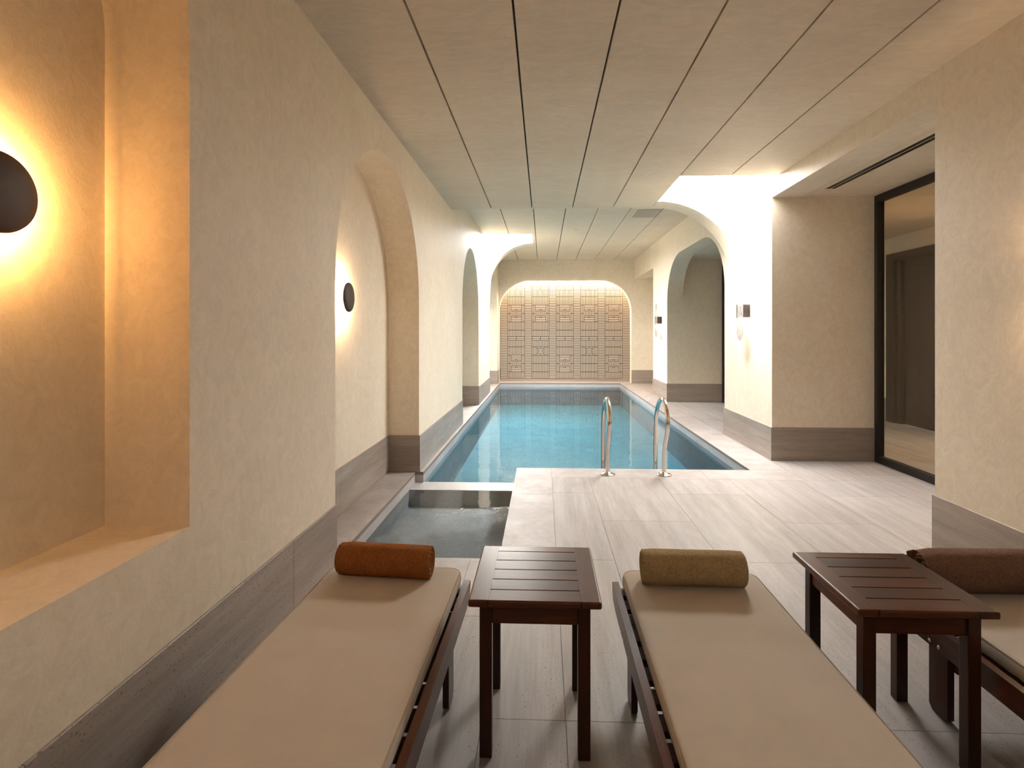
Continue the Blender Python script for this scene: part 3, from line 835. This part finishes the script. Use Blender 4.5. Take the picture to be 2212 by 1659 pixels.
# ------------------------------------------------------------------ sun loungers
def rrect(hx, y0, y1, r, n=8):
    P = []
    for cx, cy, a in ((hx - r, y1 - r, 0), (-hx + r, y1 - r, 90), (-hx + r, y0 + r, 180), (hx - r, y0 + r, 270)):
        P += arc(cx, cy, r, r, a, a + 90, n)
    return P
def lounger(loc, rz, label, mat_dx=0.0, mat_hw=0.283):
    """origin under the middle of the frame; the foot end is at +y"""
    L = thing('sun_lounger', loc, label, 'sun lounger', 'sun loungers in a row facing the pool', rz)
    hw = 0.315
    for s_ in (-1, 1):
        w = MB(); a, b = sorted((s_ * hw, s_ * (hw - 0.026)))
        pr = [(-1.0, 0.262), (-0.99, 0.255), (0.90, 0.255), (0.975, 0.268), (0.998, 0.300), (1.0, 0.325), (0.993, 0.335), (-0.99, 0.335), (-1.0, 0.328)]
        w.prism([pr], 'x', a, b)
        es = [e for e in w.bm.edges if abs(e.verts[0].co.x - e.verts[1].co.x) < 1e-6 and len(e.link_faces) == 2 and e.calc_face_angle(0) > 1.2]
        bmesh.ops.bevel(w.bm, geom=es, offset=0.010, segments=4, affect='EDGES')
        w.build('side_rail', M['wood_y'], L, smooth=40)
        for yy in (0.705, -0.72):
            w = MB(); a, b = sorted((s_ * (hw - 0.027), s_ * (hw - 0.050)))
            w.prism([[(yy - 0.035, 0.0), (yy + 0.030, 0.0), (yy + 0.047, 0.018), (yy + 0.047, 0.31), (yy - 0.047, 0.31), (yy - 0.047, 0.012)]], 'x', a, b)
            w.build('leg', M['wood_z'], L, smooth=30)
            for d_ in (0.004, -0.042):
                w = MB(); y_ = yy + d_
                w.lathe([(0.0075, 0.0), (0.0075, 0.0018), (0.005, 0.0035), (0.0025, 0.003), (0.001, 0.001)], (0, 0, 0), 'x', 16)
                if s_ < 0:
                    for v in w.bm.verts: v.co.x = -v.co.x
                for v in w.bm.verts: v.co += Vector((s_ * hw, y_, 0.272))
                w.build('bolt', M['chrome'], L, smooth=40)
    for yy in (0.655, -0.66):
        w = MB(); w.box(-hw + 0.05, hw - 0.05, yy - 0.012, yy + 0.012, 0.185, 0.255, 0.002); w.build('cross_bar', M['wood_x'], L)
    for i in range(18):
        y1 = 0.985 - 0.109 * i; w = MB()
        w.box(-hw + 0.026, hw - 0.026, y1 - 0.0715, y1, 0.292, 0.312, 0.002); w.build('slat', M['wood_x'], L)
    for yy in (0.33, -0.03):
        w = MB(); w.box(-hw + 0.040, hw - 0.045, yy - 0.004, yy + 0.004, 0.312, 0.3135); w.build('strap', M['white'], L, smooth=0)
    # mattress: rounded slab with a soft edge, welted along the top
    w = MB(); y0, y1 = -1.0, 1.03; rings = []
    for z, ins in ((0.3140, 0.016), (0.3165, 0.006), (0.325, 0.000), (0.343, -0.003), (0.358, -0.001), (0.3665, 0.004), (0.3705, 0.010), (0.3720, 0.020), (0.3726, 0.05), (0.3730, 0.11)):
        rings.append([w.bm.verts.new((p[0] + mat_dx, p[1], z)) for p in rrect(mat_hw - ins, y0 + ins, y1 - ins, max(0.055 - ins, 0.012))])
    for a, b in zip(rings, rings[1:]):
        n = len(a)
        for k in range(n): w.bm.faces.new([a[k], a[(k + 1) % n], b[(k + 1) % n], b[k]])
    w.bm.faces.new(rings[0]); w.bm.faces.new(rings[-1])
    mt = w.build('mattress', M['fabric'], L, smooth=60)
    w = MB(); w.tube([(p[0] + mat_dx, p[1], 0.3675) for p in rrect(mat_hw - 0.0035, y0 + 0.0035, y1 - 0.0035, 0.052, 8)], 0.0022, 6, closed=True)
    w.build('piping', M['piping'], mt, smooth=60)
    return L
lounger((-0.652, 1.345, 0), math.radians(-1.29), 'wooden sun lounger with cream mattress, the left one beside the wall', -0.011, 0.2865)
lounger((0.609, 1.345, 0), 0.0, 'wooden sun lounger with cream mattress in the middle, under the sand towel', 0.011)
lounger((1.730, 1.345, 0), 0.0, 'wooden sun lounger with cream mattress at the right edge, under the brown towel', 0.030, 0.283)

# ------------------------------------------------------------------ rolled towels
def fbm(x, y, z, s):
    from mathutils import noise as mn
    return mn.noise(Vector((x * s, y * s, z * s)))
def towel(name, loc, r, Ln, rz, mat, label, turns=4.2, lip=0.007, messy=0.0, seam=-1.9, seed=0.0, taper=(0.006, 0.004)):
    w = MB(); NT = 120; cap = 30; body = 60; rows = []
    def ring(x, f, push):
        R = []
        for k in range(NT):
            th = 2 * PI * k / NT
            tt = ((th - seam) % (2 * PI)) / (2 * PI)
            rr = (r - lip * tt) * f
            wob = 1 + 0.030 * fbm(x + seed, math.cos(th), math.sin(th), 2.6) * f + 0.012 * fbm(x * 3 + seed, math.cos(th), math.sin(th), 9) * f
            yy, zz = rr * wob * math.cos(th), rr * wob * math.sin(th)
            zz = max(zz, -r * 0.93 + 0.02 * r * abs(math.cos(th)))
            px = x
            if push != 0:
                sgn = 1 if push > 0 else -1
                ph = (f * turns - tt) % 1.0
                gdep = math.exp(-((ph - 0.5) / 0.15) ** 2) * 0.020 * min(1, f * 3) * (1 if f < 0.93 else 0.3)
                px = x - sgn * gdep
                if messy > 0 and sgn < 0:
                    px += sgn * messy * (0.6 * fbm(f * 2.2 + seed, math.cos(th), math.sin(th), 1.9) + 0.5 * fbm(f * 5, math.cos(th) * 2, math.sin(th) * 2, 2.7) - 0.25 * (1 - f))
            R.append(w.bm.verts.new((px, yy, zz)))
        return R
    h = Ln / 2
    for i in range(cap): f = 0.02 + 0.96 * i / cap; rows.append(ring(-h + 0.012 * (1 - f) ** 2 + (0.010 * max(0, f - 0.85) / 0.15 if messy else 0.004 * max(0, f - 0.9) / 0.1), f * (1 - taper[0]), -1))
    for i in range(body + 1):
        x = -h + 0.006 + (Ln - 0.012) * i / body
        e = min(1, min(i, body - i) / 3.0)
        f = 0.985 + 0.015 * e - (taper[0] * 6 * max(0, 1 - i / 7.0)) - (taper[1] * 4 * max(0, 1 - (body - i) / 7.0))
        rows.append(ring(x, f, 0))
    for i in range(cap): f = 0.98 - 0.96 * i / cap; rows.append(ring(h - 0.004 * max(0, f - 0.9) / 0.1 - 0.012 * (1 - f) ** 2, f * (1 - taper[1]), 1))
    for a, b in zip(rows, rows[1:]):
        for k in range(NT): w.bm.faces.new([a[k], a[(k + 1) % NT], b[(k + 1) % NT], b[k]])
    w.bm.faces.new(rows[0]); w.bm.faces.new(rows[-1])
    o = w.build(name, mat, smooth=80)
    o.location = (loc[0], loc[1], loc[2] + r * 0.925); o.rotation_euler = (0, 0, rz)
    return tag(o, label, 'towel')
ZM = 0.373
towel('rolled_towel', (-0.668, 2.275, ZM), 0.070, 0.400, math.radians(-4.5), M['towel_rust'], 'rolled rust orange towel on the left lounger', seed=1.3, taper=(0.012, 0.002))
towel('rolled_towel', (0.606, 2.245, ZM), 0.0725, 0.410, math.radians(-1.0), M['towel_sand'], 'rolled sand coloured towel on the middle lounger', seed=4.1)
towel('rolled_towel', (1.765, 2.235, ZM), 0.086, 0.560, math.radians(1.0), M['towel_brown'], 'large rolled brown towel with a bunched end on the right lounger', turns=3.0, messy=0.035, seed=8.8, taper=(0.02, 0.002))
